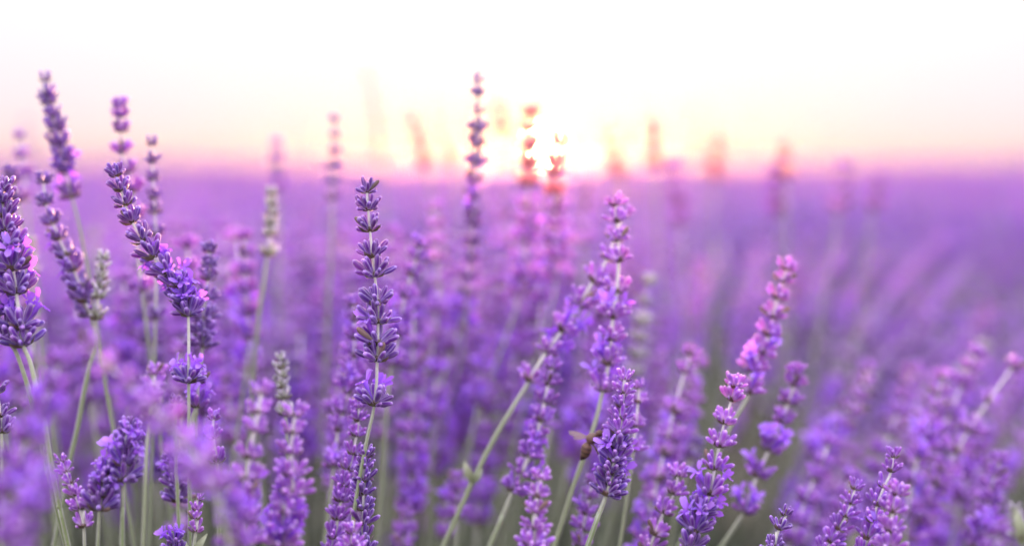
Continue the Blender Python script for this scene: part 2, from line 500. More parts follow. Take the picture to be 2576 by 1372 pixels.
def add_foliage(mb, rr, n, radius, zlo, zhi, size=1.0):
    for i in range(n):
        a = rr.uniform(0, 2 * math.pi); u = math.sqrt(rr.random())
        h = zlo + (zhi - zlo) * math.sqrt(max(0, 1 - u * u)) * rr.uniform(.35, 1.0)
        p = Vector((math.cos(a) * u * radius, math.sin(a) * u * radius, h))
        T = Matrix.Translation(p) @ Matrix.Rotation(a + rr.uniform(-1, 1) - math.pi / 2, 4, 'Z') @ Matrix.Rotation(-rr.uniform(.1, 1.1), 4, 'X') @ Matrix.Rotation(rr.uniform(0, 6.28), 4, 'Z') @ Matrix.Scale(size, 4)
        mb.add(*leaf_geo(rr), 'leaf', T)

def lo_whorl(rr, mb, T, kind, openf):
    for k in range(9):
        a = k * 2.4 + rr.uniform(-.3, .3); t = rad((24, 45, 62)[k % 3] + rr.uniform(-7, 7)); l = rr.uniform(.0060, .0078)
        mb.add(*BUD_LO, kind, T @ aim(a, t, Vector((math.cos(a) * .001, math.sin(a) * .001, .0006)), (l * 1.25, l * 1.25, l)))
    if rr.random() < openf:
        for q in range(2):
            a = rr.uniform(0, 6.28); t = rad(rr.uniform(20, 60)); l = .0072
            mb.add(*rr.choice(PET), 'petal', T @ aim(a, t, Vector((0, 0, .001)), (l, l, l)))

def bush_mesh(seed, n=200, radius=.42):
    rr = random.Random(seed); mb = MB()
    add_foliage(mb, rr, 900, .30, .04, .30, 1.15)
    for i in range(n):
        a = rr.uniform(0, 2 * math.pi); u = math.sqrt(rr.random())
        tipr = u * radius * rr.uniform(.9, 1.1)
        h = .57 - .08 * u * u - abs(rr.gauss(0, .065)) + (rr.uniform(.03, .09) if rr.random() < .04 else 0)
        tip = Vector((math.cos(a) * tipr, math.sin(a) * tipr, h))
        root = Vector((math.cos(a) * u * .10, math.sin(a) * u * .10, .08))
        mid = (tip + root) / 2 + Vector((math.cos(a), math.sin(a), 0)) * (-.03 * u) + Vector((rr.uniform(-.02, .02), rr.uniform(-.02, .02), .03))
        pts = spline([tip, tip.lerp(mid, .5) + Vector((0, 0, .006)), mid, root], 2)
        V, F, U = tube_geo(pts, [.0006] * 3 + [.001] * (len(pts) - 3), 4, cap=False)
        U = [tuple((x, 1 - y) for x, y in f) for f in U]
        mb.add(V, F, U, 'stem')
        kind = rr.choices(('dark', 'mid', 'light', 'pale'), (2, 5, 3, .4))[0]
        nw = rr.randint(6, 9); c = .004; fl = rr.random()
        d = (tip - mid).normalized(); q = Vector((0, 0, 1)).rotation_difference(d).to_matrix().to_4x4()
        for j in range(nw):
            s = rr.uniform(.95, 1.25) * (.75 if j < 2 else 1)
            lo_whorl(rr, mb, Matrix.Translation(tip - d * c) @ q @ Matrix.Rotation(rr.uniform(0, 6), 4, 'Z') @ Matrix.Scale(s, 4), kind, .8 if (fl < .7 and j >= nw - 3) else .05)
            c += rr.uniform(.0085, .014)
    return mb.mesh('lavender_bush')

def proto(name, me):
    return bpy.data.objects.new(name, me)     # a source for the field's instances, not in the scene itself
protos = [proto('lavender_bush_source', bush_mesh(100 + i)) for i in range(4)]
mbf = MB(); add_foliage(mbf, random.Random(5), 1500, .34, .04, .27, 1.15)
protos.append(proto('lavender_leaf_source', mbf.mesh('lavender_foliage')))

def scatter(name, places, srcs):
    """one object: points carrying a turn, a size and a source number, instanced by geometry nodes"""
    me = bpy.data.meshes.new(name)
    me.from_pydata([p[0] for p in places], [], [])
    at1 = me.attributes.new('turn', 'FLOAT', 'POINT'); at2 = me.attributes.new('size', 'FLOAT', 'POINT'); at3 = me.attributes.new('src', 'INT', 'POINT')
    at1.data.foreach_set('value', [p[1] for p in places])
    at2.data.foreach_set('value', [p[2] for p in places])
    at3.data.foreach_set('value', [p[3] for p in places])
    o = link(name, me)
    g = bpy.data.node_groups.new(name, 'GeometryNodeTree')
    g.interface.new_socket('Geometry', in_out='INPUT', socket_type='NodeSocketGeometry')
    g.interface.new_socket('Geometry', in_out='OUTPUT', socket_type='NodeSocketGeometry')
    n = g.nodes; l = g.links
    gi = n.new('NodeGroupInput'); go = n.new('NodeGroupOutput'); jn = n.new('GeometryNodeJoinGeometry')
    def named(nm, ty):
        a = n.new('GeometryNodeInputNamedAttribute'); a.data_type = ty; a.inputs[0].default_value = nm
        return a.outputs['Attribute']
    comb = n.new('ShaderNodeCombineXYZ'); l.new(named('turn', 'FLOAT'), comb.inputs[2])
    siz = named('size', 'FLOAT'); sid = named('src', 'INT')
    for k, s in enumerate(srcs):
        oi = n.new('GeometryNodeObjectInfo'); oi.inputs['Object'].default_value = s; oi.inputs['As Instance'].default_value = True
        cmp = n.new('FunctionNodeCompare'); cmp.data_type = 'INT'; cmp.operation = 'EQUAL'
        ins = [i for i in cmp.inputs if i.type == 'INT']
        l.new(sid, ins[0]); ins[1].default_value = k
        ip = n.new('GeometryNodeInstanceOnPoints')
        l.new(gi.outputs[0], ip.inputs['Points']); l.new(cmp.outputs[0], ip.inputs['Selection']); l.new(oi.outputs['Geometry'], ip.inputs['Instance'])
        l.new(comb.outputs[0], ip.inputs['Rotation']); l.new(siz, ip.inputs['Scale'])
        l.new(ip.outputs[0], jn.inputs[0])
    l.new(jn.outputs[0], go.inputs[0])
    md = o.modifiers.new('field', 'NODES'); md.node_group = g
    return o

places = []
y = 1.30
while y < 160:
    step = (.50 if y < 8 else .56) if y < 40 else (.8 if y < 100 else 1.3)
    half = y * .36 + 1.6
    x = -half + R.uniform(0, step)
    while x < half:
        sc = R.uniform(.92, 1.06) * (.90 if (y < 2.3 and x > .15) else 1)
        clump = noise.noise(Vector((x * .25, y * .12, 4.0))) * .10
        if y > 6: sc *= R.uniform(.9, 1.12) * (1 + clump)
        gap = (x > .10 and y < 2.0 and ((x - .42 * y) / .42) % 1.0 < .24)       # the alleys between the planted rows
        if gap:
            places.append(((x, y, rise(y)), R.uniform(0, 6.28), 1.0, 4))
            x += step; continue
        if y > 10 or R.random() > (.26 if x > .2 else .12): places.append(((x + R.uniform(-.12, .12), y + R.uniform(-.12, .12), rise(y)), R.uniform(0, 6.28), sc, R.randrange(4)))
        x += step * R.uniform(.85, 1.15)
    y += step * .92
fo = scatter('lavender_field', places, protos)
tag(fo, 'purple lavender field melting into blur as far as the horizon', 'lavender field', kind='stuff')
fol = []
for i in range(60):
    yy = R.uniform(.25, 2.0); xx = R.uniform(-1, 1) * (yy * .36 + .35)
    fol.append(((xx, yy, 0), R.uniform(0, 6.28), R.uniform(.75, 1.0) if yy > .8 else .7, 0))
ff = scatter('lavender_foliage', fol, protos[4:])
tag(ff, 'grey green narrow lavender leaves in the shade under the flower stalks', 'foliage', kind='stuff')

# ------------------------------------------------------------------ the stalks the photograph lets one tell apart
G1 = 'lavender stalks in and near the plane of focus'
G2 = 'blurred lavender stalks against the sky'
G3 = 'softly blurred lavender stalks behind the sharp ones'
G4 = 'very blurred lavender stalks close to the lens'
G5 = 'pale green lavender spikes not yet in bloom'
# P, bases, depth, kind, size, label, extras
T = [
 ([(922,452),(926,526),(937,645),(950,770),(949,905),(943,1010),(922,1110),(898,1240),(878,1372)], [482,526,578,643,692,762,809,863,904,1015], .733, 'dark', 1.06,
  'tall sharp central lavender stalk with a bare stem gap above its lowest whorl', dict(openb=(863,(1015,.6)), full=1.0, group=G1)),
 ([(925,1110),(920,1150),(914,1207),(914,1315),(911,1400)], [1146,1174,1207,1241,1280,1315,1354,1390], .736, 'dark', .86,
  'sharp dark violet spike whose tip hides the stem of the tall central stalk', dict(group=G1, full=.8)),
 ([(888,1310),(886,1350),(884,1400)], [1338,1372,1400], .700, 'light', .85,
  'pale bud cluster at the bottom edge in front of the sharp dark spike', dict(group=G1)),
 ([(900,1000),(902,1056),(888,1140),(866,1218),(841,1351),(832,1400)], [1024,1056,1094,1140,1178,1219,1257,1303,1351,1390], .765, 'mid', .84,
  'paler spike close behind and left of the sharp dark spike at the bottom', dict(group=G1, openb=())),
 ([(888,740),(892,850),(885,950),(862,1040),(850,1085),(836,1200),(815,1372)], [765,805,850,895,940,985,1035,1080,1170], .825, 'mid', .95,
  'soft purple spike directly behind the left side of the central stalk', dict(group=G3, openb=(985,(1170,.6)))),
 ([(1066,592),(1045,660),(1015,760),(1000,850),(985,925),(975,1010),(965,1150)], [620,650,690,745,795,845,915], .86, 'mid', .95,
  'soft spike leaning right just to the right of the central stalk', dict(group=G3, openb=(620,795,845))),
 ([(1202,172),(1202,320),(1196,450),(1190,540),(1180,700),(1160,900),(1110,1100)], [204,237,281,326,363,409,455,492,532,566,612,655,700,742], .85, 'dark', .82,
  'tallest lavender stalk in dark silhouette against the sky just left of the sun', dict(group=G2, full=.75, openb=(492,532), dd=.16, r=.75)),
 ([(110,174),(120,240),(144,328),(160,402),(180,494),(198,560),(225,700),(250,860)], [203,240,260,294,328,368,402,432,494], .85, 'dark', .92,
  'tall dark stalk against the sky near the left edge with a magenta lowest whorl', dict(group=G2, full=.75, openb=((432,.4),(494,1.0)), kinds=None)),
 ([(302,256),(305,330),(308,390),(328,450),(342,560),(352,690),(366,800),(378,900)], [268,293,329,382,432,480,545,730], .85, 'mid', .9,
  'soft stalk rising above the horizon behind the sharp spike that curves left', dict(group=G2, full=.8)),
 ([(380,342),(385,450),(391,560),(394,640),(392,750),(389,893),(386,1000)], [363,407,450,498,533,590,800], .84, 'dark', .84,
  'small-budded dark stalk with two open bud pairs right of the stalk behind the curving spike', dict(group=G2, full=.5)),
 ([(286,408),(294,443),(304,478),(332,558),(382,642),(418,683),(443,717),(465,775),(474,800),(475,1055),(478,1372)], [441,478,514,558,604,645,686,720,755,790,958], .75, 'dark', .97,
  'sharp violet spike left of centre that curves up to the left over the horizon', dict(group=G1, openb=((686,.9),(720,.5),(755,1.2),(790,1.0),(958,.9)), full=.9)),
 ([(505,905),(500,960),(495,1020),(483,1060),(480,1200)], [960,1020], .77, 'mid', .9,
  'short stalk with a lone flowering whorl crossing behind the stem of the curving spike', dict(group=G1, openb=((1020,1.0),(960,.6)))),
 ([(446,975),(443,1010),(440,1060),(445,1200)], [1012], .765, 'dark', .7,
  'tiny single bud head left of the stem of the curving spike', dict(group=G1)),
 ([(4,448),(4,505),(10,545),(20,620),(34,690),(50,800),(56,860),(76,910),(90,970),(112,1060),(126,1150),(150,1275),(172,1372)], [478,510,540,579,622,675,734,822,865], .718, 'dark', 1.12,
  'large sharp dark spike cut by the left photo edge with flowering lower whorls', dict(group=G1, openb=(622,675,(734,.8),(822,.9)), full=1.0, r=1.15)),
 ([(-28,640),(-22,700),(-10,780),(14,850),(38,880),(62,945),(80,1010),(100,1100),(118,1180)], [690,735,790,850], .722, 'dark', 1.1,
  'second sharp spike mostly outside the left edge with its green stem crossing behind', dict(group=G1, openb=(735,790), full=1.0, r=1.1)),
 ([(-12,950),(-4,1000),(2,1060),(5,1120),(10,1372)], [985,1045,1085], .73, 'dark', .95,
  'sharp bud tips poking in at the left edge beside the blurred purple mass', dict(group=G1)),
 ([(110,425),(115,510),(148,598),(186,680),(222,780),(250,880),(270,1000)], [458,512,560,599,640,678,718,755,790], .805, 'dark', .98,
  'slightly soft dark spike leaning left between the tall left stalk and the pale green bud', dict(group=G3, openb=(640,718))),
 ([(45,318),(52,370),(60,430),(68,520),(90,700)], [345,392,440,500], .98, 'mid', .8,
  'faint blurred stalk top above the horizon at the far left', dict(group=G2)),
 ([(18,395),(28,440),(45,500),(60,600),(80,800)], [435,460,505], .86, 'dark', .95,
  'blurred dark whorls at the horizon close to the left edge', dict(group=G2)),
 ([(262,627),(252,700),(243,790),(237,870),(231,903),(213,978),(195,1075),(178,1150),(160,1250)], [652,677,700,725,748,800], .80, 'pale', .85,
  'pale green spike still in bud left of centre on a bare light green stem', dict(group=G5, full=.5, r=1.15)),
 ([(78,588),(80,640),(86,720),(100,850),(120,1000)], [612,635,660,690], .9, 'pale', .75, 'small pale green bud spike behind the big left-edge spike', dict(group=G5, full=.5)),
 ([(526,602),(526,670),(518,740),(512,800),(510,870),(503,940),(494,1020),(488,1150)], [633,668,701,748,800,841,870], .80, 'dark', .92,
  'thick dark spike immediately right of the sharp curving spike', dict(group=G3, openb=(748,), full=1.0)),
 ([(612,568),(618,640),(622,760),(628,860),(618,940),(598,1080),(580,1200),(570,1372)], [598,640,685,730,790,850], .89, 'mid', .95,
  'blurred lavender spike on a pale stem halfway between curving spike and central stalk', dict(group=G3, openb=(790,850))),
 ([(683,465),(681,560),(672,650),(656,760),(645,850),(636,950),(628,1100)], [490,515,540,565,590,640], .88, 'pale', .9,
  'whitish green bud spike standing just under the horizon left of the central stalk', dict(group=G5, full=.5, r=1.2)),
 ([(702,884),(706,940),(714,1000),(722,1100),(726,1250)], [905,925,948,972,1000,1040], .80, 'pale', .8,
  'short whitish green bud spike beside the two pale foreground spikes', dict(group=G5, full=.5)),
 ([(662,940),(650,1036),(632,1120),(622,1205),(618,1260),(614,1372)], [988,1036,1082,1148,1203,1255,1310,1365], .648, 'light', .92,
  'large pale pinkish spike in soft foreground left of the central stalk', dict(group=G4, openb=(1255,1310), r=1.2)),
 ([(746,1003),(740,1060),(732,1138),(734,1239),(716,1300),(706,1372)], [1045,1088,1138,1192,1239,1287,1331,1372], .665, 'light', 1.0,
  'thick pale spike in soft foreground with violet flowers at its bottom', dict(group=G4, openb=(1287,(1331,.8),(1372,1.2)), full=1.0, r=1.2)),
 ([(542,1014),(537,1056),(537,1100),(545,1160),(548,1210),(552,1372)], [1052,1100,1160], .71, 'mid', .78,
  'small crisp spike with two bud tufts on a white stem above the blurred foreground', dict(group=G1, full=.5)),
 ([(332,1046),(320,1092),(312,1150),(310,1215),(308,1300),(307,1372)], [1085,1125,1165,1205], .70, 'dark', 1.05,
  'dark flowering spike on a white stem rising behind the lower left blur', dict(group=G1, openb=(1085,(1125,.5),(1165,.9)), full=.9, r=1.1)),
 ([(272,1150),(266,1190),(256,1240),(250,1290),(246,1372)], [1185,1215,1245,1278], .70, 'dark', 1.05,
  'dark flowering spike leaning against the one with the white stem at lower left', dict(group=G1, openb=(1185,(1215,.5),(1245,1.0)), full=.9)),
 ([(146,1138),(165,1185),(184,1225),(198,1270),(211,1322),(213,1372)], [1160,1186,1214,1244,1278,1322], .712, 'light', .72,
  'greenish violet spike bowed left beside the dark flowering pair at lower left', dict(group=G1, full=.75)),
 ([(392,898),(387,975),(379,1040),(370,1120),(360,1372)], [940,972,1010,1050], .675, 'light', .85,
  'rounded pale lilac tip showing above the diagonal foreground blur', dict(group=G4)),
 ([(196,850),(285,930),(370,1010),(450,1100),(520,1190),(560,1290),(575,1372)], [880,925,970,1020,1070,1120,1175,1225], .575, 'light', 1.0,
  'very blurred pink-lilac spike lying diagonally across the lower left foreground', dict(group=G4, openb=(1020,(1175,.6)), full=1.0)),
 ([(172,868),(150,914),(124,985),(96,1050),(66,1110),(40,1190),(20,1260),(0,1350)], [915,975,1040,1105,1170,1240,1300], .585, 'mid', 1.0,
  'very blurred violet spike slanting down to the lower left corner', dict(group=G4, openb=((1040,1.4),1105,1240), full=1.0)),
 ([(120,1190),(90,1250),(60,1310),(30,1372)], [1235,1285,1335,1372], .54, 'mid', .95,
  'blurred purple whorls filling the bottom left corner closest to the lens', dict(group=G4, openb=(1235,1285), full=1.0)),
 ([(426,1128),(440,1185),(446,1225),(448,1257),(452,1372)], [1160,1191,1225,1257], .775, 'dark', .95,
  'dark compact spike with purple flowers seen under the diagonal foreground blur', dict(group=G1, openb=((1191,.7),(1225,.8)), full=1.0)),
 ([(436,1318),(438,1350),(440,1400)], [1365,1400], .75, 'dark', .9, 'flowering tip just entering at the bottom edge under the dark compact spike', dict(group=G1, openb=((1365,1.2),))),
 ([(506,1232),(497,1255),(492,1299),(493,1333),(484,1400)], [1255,1280,1303,1335], .725, 'light', .62,
  'slim small-budded spike with green bracts near the bottom edge left of centre', dict(group=G1, full=.5)),
 ([(560,1180),(575,1240),(590,1310),(600,1372)], [1220,1270,1320,1370], .60, 'mid', .95, 'blurred flowering spike at the bottom between the diagonal blur and the pale spikes', dict(group=G4, openb=(1270,(1320,.8)), full=1.0)),
 ([(1092,496),(1096,600),(1102,700),(1098,800),(1082,900),(1050,1020),(1005,1180),(965,1372)], [525,570,612,655,715,780,850], .99, 'light', 1.0,
  'blurred spike below the horizon between the central and the tallest stalk', dict(group=G3, openb=(780,850))),
 ([(1180,690),(1165,780),(1142,880),(1095,990),(1040,1110),(990,1260)], [735,785,835,880], .99, 'mid', 1.1, 'blurred spike with magenta flowers under the tallest stalk', dict(group=G3, openb=((785,1),(835,1.5)))),
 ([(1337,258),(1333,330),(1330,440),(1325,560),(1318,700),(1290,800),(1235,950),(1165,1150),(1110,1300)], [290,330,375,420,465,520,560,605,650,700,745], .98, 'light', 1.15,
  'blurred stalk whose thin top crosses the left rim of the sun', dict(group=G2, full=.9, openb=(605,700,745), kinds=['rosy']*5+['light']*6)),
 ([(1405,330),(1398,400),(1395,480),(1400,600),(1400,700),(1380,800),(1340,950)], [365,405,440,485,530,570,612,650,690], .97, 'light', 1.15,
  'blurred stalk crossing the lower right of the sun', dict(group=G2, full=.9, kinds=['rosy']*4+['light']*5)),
 ([(1545,482),(1552,560),(1556,650),(1552,732),(1542,797),(1531,914),(1515,985),(1495,1070),(1440,1230),(1395,1372)], [515,556,604,655,732,797,852,914,980], .80, 'light', 1.02,
  'upright pale spike right of the sun whose stem passes behind the bee', dict(group=G3, openb=(797,(914,.8),(980,.8)), r=1.15)),
 ([(1578,512),(1560,560),(1528,650),(1490,712),(1455,770),(1415,830),(1375,885),(1330,960),(1245,1100),(1180,1230),(1115,1372)], [540,596,650,706,765,830,885,955], .82, 'light', 1.05,
  'long spike leaning right that crosses the upright pale one above the bee', dict(group=G3, openb=(765,(830,.7),(885,.9)), r=1.25)),
 ([(1396,890),(1385,940),(1370,1010),(1350,1090),(1325,1160),(1290,1235),(1262,1300),(1232,1372)], [925,965,1010,1055,1100,1145,1190,1232], .81, 'mid', .98,
  'soft purple spike on a light green stem between the leaning stem and the bee', dict(group=G3, openb=(1100,(1145,.8),1190), full=.9, r=1.15)),
 ([(1366,1160),(1360,1205),(1352,1250),(1345,1300),(1340,1400)], [1203,1246,1288,1328,1368,1400], .68, 'light', .9,
  'pale pink foreground spike at the bottom in front of the soft purple one', dict(group=G4, full=.9, r=1.1)),
 ([(1578,918),(1571,956),(1562,1050),(1552,1130),(1540,1190),(1525,1245),(1500,1310),(1478,1372)], [954,988,1020,1052,1087,1124,1156,1190,1215,1241], .752, 'mid', .92,
  'dense near-sharp spike that the bee is feeding on', dict(group=G1, openb=((1156,.7),(1215,.9)), full=1.0, r=1.2, kinds=['light','light','mid','mid','mid','dark','dark','dark','dark','dark'])),
 ([(1608,952),(1606,1000),(1598,1080),(1590,1160),(1570,1300)], [975,1010,1070,1130], .79, 'light', .8, 'narrow pale spike half hidden behind the right side of the spike with the bee', dict(group=G3, full=.75)),
 ([(1495,1185),(1482,1250),(1468,1320),(1455,1400)], [1215,1250,1290,1330,1370], .805, 'mid', .85, 'soft spike low down left of the stem below the bee', dict(group=G3, openb=(1290,))),
 ([(1852,930),(1846,985),(1822,1063),(1810,1120),(1798,1177),(1785,1245),(1757,1303),(1738,1372)], [972,1005,1062,1120,1177,1240,1290,1335,1380], .76, 'light', 1.05,
  'near-sharp pale spike leaning right of the bee with dark flowering whorls at its foot', dict(group=G1, openb=((1240,.5),(1290,1.2),(1335,1.0)), kinds=['light','light','light','light','mid','mid','dark','dark','dark'])),
 ([(1708,1170),(1698,1235),(1670,1288),(1648,1342),(1625,1400)], [1195,1240,1288,1342,1385], .775, 'light', .98, 'pale leaning spike close left of the one with dark flowering whorls at its foot', dict(group=G1)),
 ([(1984,645),(1972,700),(1956,749),(1944,800),(1924,870),(1894,920),(1884,990),(1845,1060),(1800,1150),(1760,1250)], [676,708,749,797,841,885,930,985], .825, 'light', 1.0,
  'soft pale spike leaning right with its tip highest of those on the right half', dict(group=G3, openb=(885,(930,.8),985), r=1.15)),
 ([(2002,912),(1998,966),(1982,1015),(1962,1066),(1930,1140),(1905,1195),(1868,1292),(1815,1372)], [940,968,1012,1060,1131,1195,1285], .835, 'mid', 1.0,
  'soft spike with an open flower ring right of the near-sharp leaning pale one', dict(group=G3, openb=((1131,1.4),1195,(1285,.8)), r=1.1)),
 ([(1713,1030),(1708,1066),(1694,1116),(1670,1165),(1650,1215),(1625,1300),(1600,1400)], [1060,1110,1150,1195,1235], .87, 'mid', .95, 'blurred spike between the spike with the bee and the near-sharp leaning one', dict(group=G3, openb=((1195,.9),(1235,1)))),
 ([(1758,1088),(1748,1125),(1730,1180),(1700,1280),(1680,1400)], [1118,1150,1190], .9, 'dark', .95, 'short blurred dark tip beside the stem of the near-sharp leaning pale spike', dict(group=G3)),
 ([(1978,1256),(1976,1296),(1960,1328),(1948,1372),(1940,1420)], [1294,1328,1374,1405], .733, 'dark', .84, 'small very sharp violet tip at the bottom edge right of centre', dict(group=G1, full=.6)),
 ([(2248,1117),(2246,1150),(2240,1190),(2222,1228),(2206,1270),(2194,1320),(2176,1372)], [1148,1183,1224,1267,1310,1352,1390], .757, 'mid', .88, 'near-sharp spike with spread tip buds tallest of the small group at lower right', dict(group=G1, openb=((1352,.8),), full=.75)),
 ([(2160,1196),(2150,1231),(2134,1285),(2110,1330),(2085,1372)], [1228,1265,1297,1330,1362,1390], .762, 'mid', .85, 'near-sharp spike at the left of the small group at lower right', dict(group=G1, full=.75)),
 ([(2268,1203),(2254,1245),(2246,1285),(2240,1337),(2234,1400)], [1243,1285,1335,1380], .69, 'light', .92, 'pale soft spike in front at the right of the small group at lower right', dict(group=G4, full=.8)),
 ([(2384,912),(2366,966),(2357,1005),(2345,1045),(2326,1090),(2305,1150),(2270,1260),(2240,1372)], [950,990,1028,1065,1120,1170], .92, 'light', 1.08, 'blurred leaning spike with striped-looking whorls at right above the small group', dict(group=G3, openb=(1120,))),
 ([(2520,1127),(2511,1177),(2497,1215),(2488,1255),(2470,1320),(2448,1372)], [1160,1195,1230,1262,1298,1335,1372], .87, 'mid', 1.0, 'blurred spike leaning right near the lower right corner', dict(group=G3, openb=(1262,(1335,.8),1372))),
 ([(2545,1262),(2558,1310),(2572,1372),(2580,1420)], [1285,1305,1325,1350], .85, 'pale', .8, 'pale green bud tip at the lower right corner', dict(group=G5, full=.5)),
 ([(2475,1060),(2462,1120),(2440,1190),(2415,1260),(2390,1372)], [1095,1130,1165,1205,1255], .96, 'mid', 1.05, 'blurred violet spike above and left of the one near the lower right corner', dict(group=G3, openb=(1205,1255))),
 ([(2345,1060),(2322,1120),(2296,1200),(2285,1270),(2275,1372)], [1100,1150,1213,1290], .89, 'mid', 1.0, 'blurred spike rising behind the small group at lower right', dict(group=G3, openb=(1100,1150))),
 ([(1023,1276),(1020,1310),(1015,1360),(1010,1420)], [1302,1340,1375], .87, 'mid', .95, 'blurred spike tip at the bottom right of the sharp dark spike', dict(group=G3)),
 ([(1142,1170),(1148,1215),(1150,1260),(1145,1372)], [1203,1233,1262,1300], .87, 'mid', .9, 'blurred violet spike beside the leaning stem at the bottom centre', dict(group=G3, openb=(1262,))),
 ([(1128,1225),(1124,1280),(1120,1372)], [1260,1300,1345], .92, 'mid', .9, 'blurred tip with one bright violet flower at the bottom centre', dict(group=G3, openb=((1260,1.5),))),
 ([(1100,905),(1096,960),(1092,1040),(1085,1180),(1070,1372)], [940,1000,1050], .95, 'mid', 1.0, 'blurred spike with flowers level with the lowest whorl of the central stalk', dict(group=G3, openb=((940,.8),(1050,1.2)))),
 ([(1215,900),(1208,960),(1200,1020),(1180,1150),(1150,1372)], [935,975,1015], .97, 'mid', 1.0, 'blurred purple spike below the red glowing flower', dict(group=G3, openb=((935,.8),(1015,.8)))),
 ([(695,342),(697,400),(700,500),(700,700)], [365,400,440,480], 1.12, 'mid', .95, 'blurred stalk top on the horizon above the whitish green bud spike', dict(group=G2)),
 ([(841,284),(843,350),(838,420),(835,560),(830,700)], [305,345,385,420,460,500], 1.0, 'dark', .8, 'blurred stalk standing above the horizon just left of the central stalk', dict(group=G2, full=.5)),
 ([(915,160),(935,240),(952,340),(960,440),(965,600)], [200,250,300,350,400], 1.5, 'light', .85, 'faint tall blurred stalk above the tip of the central stalk', dict(group=G2)),
 ([(1028,280),(1050,340),(1072,410),(1090,520)], [310,345,380,415], 1.35, 'mid', 1.0, 'reddish blurred stalk leaning left above the horizon between central and tallest stalk', dict(group=G2)),
 ([(1090,262),(1115,340),(1140,420),(1155,520)], [300,340,385,420], 1.5, 'light', .9, 'faint blurred stalk leaning left beside the tallest stalk', dict(group=G2)),
 ([(1245,240),(1262,310),(1275,420),(1285,520)], [270,300,330], 1.4, 'mid', .95, 'orange blurred stalk leaning left between the tallest stalk and the sun', dict(group=G2, full=.8)),
 ([(1532,312),(1545,370),(1560,440),(1570,560)], [340,375,410,440], 1.4, 'mid', 1.1, 'orange blurred stalk close to the right of the sun', dict(group=G2)),
 ([(1637,290),(1642,350),(1650,440),(1655,560)], [320,350,385,420], 1.35, 'mid', 1.0, 'pink blurred stalk second to the right of the sun', dict(group=G2)),
 ([(1750,276),(1752,360),(1755,460)], [310,350,400], 1.8, 'light', .8, 'barely visible blurred stalk between the two pink ones right of the sun', dict(group=G2)),
 ([(1812,328),(1805,380),(1798,450),(1795,560)], [355,385,420,450], 1.5, 'mid', 1.1, 'pink blurred stalk farther right of the sun standing on the horizon', dict(group=G2)),
 ([(1970,340),(1973,400),(1978,470),(1980,600)], [370,405,445], 1.3, 'mid', .9, 'faint blurred stalk on the horizon farthest right', dict(group=G2)),
 ([(1695,392),(1700,450),(1708,540),(1715,650)], [415,450,485,520,560], 1.22, 'mid', 1.2, 'blurred tip just breaking the horizon right of the second pink stalk', dict(group=G2)),
 ([(1945,402),(1950,460),(1958,540),(1960,640)], [428,462,498,535], 1.24, 'mid', 1.2, 'blurred tip just breaking the horizon left of the faint farthest one', dict(group=G2)),
 ([(2128,388),(2120,450),(2105,560),(2090,650)], [418,455,492,530], 1.2, 'light', 1.1, 'blurred pale tip just above the horizon on the right', dict(group=G2)),
 ([(2215,424),(2205,480),(2190,560),(2180,650)], [450,488,525], 1.25, 'mid', 1.2, 'last blurred tip touching the horizon towards the right edge', dict(group=G2)),
 ([(1462,430),(1466,500),(1470,600),(1465,720)], [455,492,530,570,612], 1.15, 'light', 1.15, 'pinkish blurred spike catching the light just below and right of the sun', dict(group=G3)),
 ([(1262,452),(1265,520),(1262,600),(1255,720)], [478,515,552,590,630], 1.12, 'light', 1.1, 'pinkish blurred spike between the tallest stalk and the sun below the horizon', dict(group=G3)),
 ([(1660,868),(1655,960),(1645,1080),(1625,1250)], [895,925,955,988,1020,1055], 1.02, 'light', 1.05, 'upright blurred pale spike standing alone right of the spike with the bee', dict(group=G3)),
 ([(2190,900),(2165,980),(2110,1075),(2045,1150),(1990,1260)], [930,965,1000,1035,1072,1110,1150], 1.0, 'light', 1.15, 'blurred pale spike leaning far right over a dark gap', dict(group=G3, openb=((1110,1.2),(1150,1)))),
 ([(2300,905),(2285,960),(2262,1030),(2235,1120),(2200,1250)], [932,965,1000,1035,1070], 1.03, 'light', 1.1, 'blurred pale spike left of the striped-looking leaning one at right', dict(group=G3)),
 ([(2005,640),(2000,700),(1985,800),(1960,900)], [668,705,740,778], 1.35, 'mid', 1.2, 'faded spike directly behind the highest tip on the right half', dict(group=G3)),
 ([(1765,640),(1750,740),(1725,860),(1700,960)], [670,705,745,785,825], 1.25, 'light', 1.2, 'faded pale spike midway between the upright pale one and the highest right tip', dict(group=G3)),
 ([(1400,1040),(1385,1080),(1375,1140)], [1075], .9, 'mid', .7, 'lone small blurred whorl beside the soft purple spike left of the bee', dict(group=G3)),
]
stalks = {}
for (P, b, d, k, s, lab, ex) in T:
    if d >= 1.3 and ex['group'] == G2: d, s, k = d * .94, s * 1.1, 'rosy'  # far silhouettes take the calyx with backlight painted in
    stalks[lab] = placed(P, b, d, k, s, lab, **ex)

